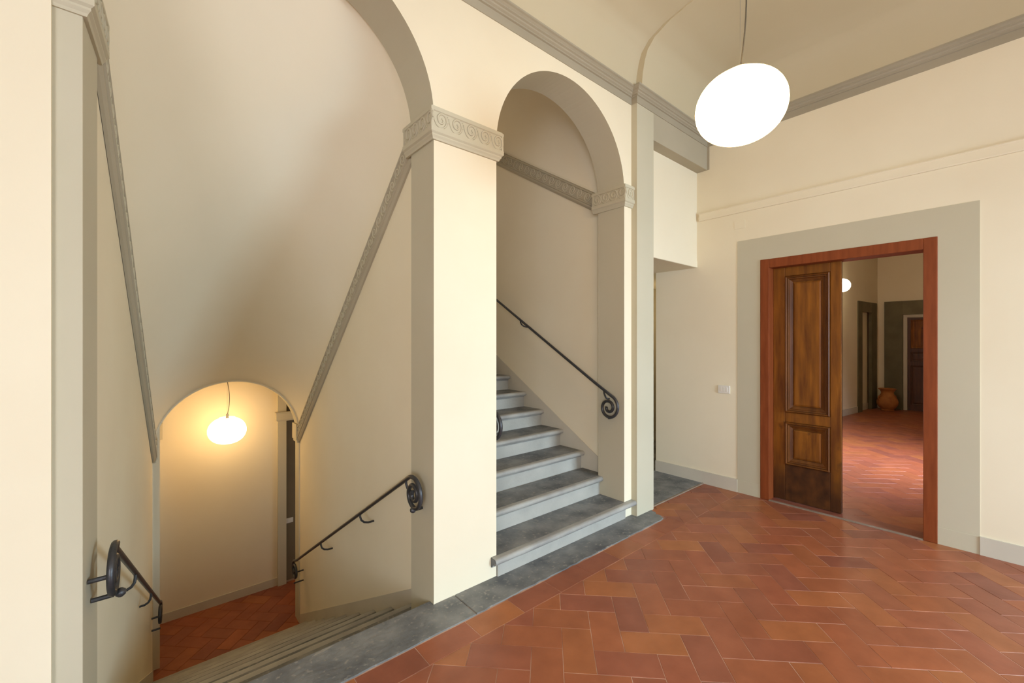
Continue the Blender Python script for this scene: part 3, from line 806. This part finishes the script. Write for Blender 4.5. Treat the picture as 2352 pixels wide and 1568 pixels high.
# ------------------------------------------------------------------ lamps
def globe_prof(R, H, n=26, dim=True):
    out = []
    for i in range(n + 1):
        a = -PI / 2 + PI * i / n
        ca = math.copysign(abs(math.cos(a)) ** 0.86, math.cos(a)); r = R * ca; z = H / 2 * math.sin(a)
        out.append((max(r, 0.0), z))
    if dim:
        out = out[:-3] + [(.075, H / 2 * .985), (.05, H / 2 * .95), (.028, H / 2 * .90), (.026, H / 2 * .88), (0, H / 2 * .88)]
    return out
def lamp(x, y, z, zc, label, wob, glow=None):
    t = thing('pendant_lamp', label, 'lamp', (x, y, z - .15), 'opal globe pendant lamps')
    MB().lathe(globe_prof(.186, .30), x, y, 40, z).build('globe', glow or GLOW, t, True)
    MB().lathe([(0, .19), (.012, .188), (.014, .15), (.03, .128), (0, .125)], x, y, 14, z).build('holder', STEEL, t, True)
    zt = z + .185
    MB().tube([(x, y, zt - .03), (x, y, zc)], .0012, 5).build('suspension_wire', STEEL, t)
    pts = []
    for i in range(25):
        s = i / 24; a = wob * math.sin(s * PI * 2.1) * (1 - s * .3)
        pts.append((x + CR.x * a, y + CR.y * a, zt - .02 + (zc - zt + .02) * s))
    MB().tube(pts, .0032, 6).build('cable', CABLE, t, True)
    MB().lathe([(0, 0), (.05, 0), (.05, -.012), (.012, -.03), (0, -.03)], x, y, 20, zc).build('ceiling_rose', WHITE, t, True)
    return t
lamp(2.008, 0.788, 2.547, 4.155, 'largest glowing opal globe hanging in the upper hall', .030)
lamp(0.646, 5.745, 0.495, 1.498, 'small glowing opal globe hanging beyond the lower arch', .028, GLOW2)
lamp(5.5, 2.93, 1.9, 2.29, 'added unseen fill globe in the side passage behind the door wall', .01, GLOW4)  # unseen globe added to brighten the end of the passage
lamp(-0.9, -2.3, 2.55, 4.155, 'added warm fill globe at the left end of the upper hall, behind the camera', .02, GLOW2)  # unseen globe added as warm fill for the hall
lamp(0.9, -2.9, 2.55, 4.155, 'added warm fill globe near the windows of the upper hall, behind the camera', .02, GLOW2)  # another unseen globe, added for more warm fill
lamp(2.365, 6.5, 3.9, 4.75, 'added fill globe hanging over the upper landing, out of sight behind the pier', .02, GLOW2)  # unseen globe added to light the rising vault from its top
wl = thing('wall_lamp', 'glowing globe on the far hall wall, half hidden by the door leaf', 'lamp', (10.0, 2.12, 2.45))
MB().lathe(globe_prof(.145, .25, dim=False), 9.95, 2.095, 28, 2.56).build('globe', GLOW3, wl, True)
MB().box(9.9, 10.0, 2.20, 2.265, 2.50, 2.62).build('bracket', STEEL, wl)

# ------------------------------------------------------------------ handrails
def bracket(pr, wallx, y, zr, h=.075):
    """J-shaped iron hook from under the rail into the wall"""
    rx = pr
    d = wallx - rx
    pts = [(rx, y, zr), (rx, y - .002, zr - .025), (rx + d * .06, y - .01, zr - .048), (rx + d * .25, y - .014, zr - .066), (rx + d * .55, y - .016, zr - .075), (wallx, y - .016, zr - .076)]
    return pts
def handrail(label, xw_fn, off, pts_fn, brs, stubs, extra=None):
    pts = pts_fn()
    P3 = [(xw_fn(y) + off, y, z) for y, z in pts]
    base = P3[0]
    t = thing('handrail', label, 'handrail', base, 'wrought iron handrails with scroll ends')
    MB().tube(P3, .0125, 10).build('rail', IRON, t, True)
    for (y, z) in brs:
        MB().tube(bracket(xw_fn(y) + off, xw_fn(y) + math.copysign(-.002, off), y, z), .0075, 8).build('bracket', IRON, t, True)
    for (y, z) in stubs:
        MB().tube([(xw_fn(y) + off, y, z), (xw_fn(y) + math.copysign(-.002, off), y, z)], .009, 8).build('bracket', IRON, t, True)
    return t
def spiral(cy, cz, a0, sweep, r0, r1, n=64, mir=1):
    out = []
    for i in range(n + 1):
        s = i / n; a = math.radians(a0 - sweep * s); r = r0 + (r1 - r0) * (s ** .85)
        out.append((cy - mir * r * math.cos(a), cz + r * math.sin(a)))
    return out
def knob(t, x, y, z):
    mb = MB(); mb.lathe([(0, -.017), (.010, -.015), (.017, -.006), (.018, 0), (.017, .006), (.010, .015), (0, .017)], 0, 0, 12)
    mb.v = [(x + v[2], y + v[0], z + v[1]) for v in mb.v]; mb.build('knob', IRON, t, True)
def down_pts():
    top = spiral(2.262, .605, 120, 690, .105, .020)
    yb, zb = 4.98, .696 - .585 * (4.98 - 2.3145)
    low = []
    for i in range(34):
        s = i / 33; a = math.radians(58 - 560 * s); r = .10 + (.022 - .10) * s
        low.append((yb + .03 + r * (math.cos(a) - math.cos(math.radians(58))), zb - .0 + r * math.sin(a) - .10 * math.sin(math.radians(58))))
    return top[::-1] + [(y, .696 - .585 * (y - 2.3145)) for y in (2.40, 3.2, 4.1, 4.9)] + low
def zr(y): return .696 - .585 * (y - 2.3145)
xright = lambda y: 1.2225 if y < 2.42 else 1.262
def xrail_r(y): return 1.2225
t = handrail('wrought iron handrail right of the descending stair', lambda y: 1.2225, -.058, down_pts, [(2.36, zr(2.36))], [(2.262, .515)])
for y in (3.10, 4.05):
    MB().tube(bracket(1.1645, 1.264, y, zr(y)), .0075, 8).build('bracket', IRON, t, True)
for z in (-1.0, -1.11): MB().tube([(1.1645, 5.02, z), (1.264, 5.02, z)], .008, 8).build('bracket', IRON, t, True)
knob(t, 1.160, 2.262, .517)
fl_ = lambda y: xl(y) if y < 2.40 else xl(y) - .012 * max(0, (5.17 - y) / 2.77)
t = handrail('wrought iron handrail left of the descending stair', fl_, .066, down_pts, [(3.10, zr(3.10)), (4.05, zr(4.05))], [(2.262, .515), (2.20, .615), (5.02, -1.0), (5.02, -1.11)])
knob(t, xl(2.26) + .085, 2.262, .517)
def up_pts():
    sp = spiral(2.25, .93, 59, 610, .105, .022)
    return [(y, 1.015 + .595 * (y - 2.1985)) for y in (5.4, 4.5, 3.6, 2.9, 2.4)] + sp
t = handrail('wrought iron handrail on the right wall of the rising stair', lambda y: 3.056, -.056, up_pts, [(2.30, 1.075)], [(2.25, .838)])
for y in (3.4, 4.5): MB().tube(bracket(3.0, 3.134, y, 1.015 + .595 * (y - 2.1985)), .0075, 8).build('bracket', IRON, t, True)
t = handrail('wrought iron handrail on the left of the rising stair, mostly hidden behind the pier', lambda y: 1.675, .058, up_pts, [(2.30, 1.075)], [(2.25, .838)])
for y in (3.4, 4.5): MB().tube(bracket(1.733, 1.596, y, 1.015 + .595 * (y - 2.1985)), .0075, 8).build('bracket', IRON, t, True)

# ------------------------------------------------------------------ switches and cover plate
t = thing('light_switch', 'cream switch plate on the wall left of the door surround', 'switch', (XB, 1.90, .97))
bar('plate', XB - .009, XB, 1.842, 1.959, .972, 1.052, WHITE, t, .003)
for k in range(3): bar('rocker', XB - .012, XB - .008, 1.866 + k * .024, 1.886 + k * .024, .990, 1.034, WHITE, t, .001)
t = thing('light_switch', 'cream switch plate on the grey wall beyond the lower arch', 'switch', (1.385, 6.20, -.90))
bar('plate', 1.345, 1.43, 6.19, 6.20, -.90, -.835, WHITE, t, .003)
bar('rocker', 1.365, 1.40, 6.187, 6.191, -.888, -.846, WHITE, t, .001)
o = bar('junction_box_cover', XB - .003, XB, 1.70, 1.80, 2.62, 2.70, PLASTER, None, .001)
o['label'] = 'flat painted junction box cover above the door surround'; o['category'] = 'cover plate'
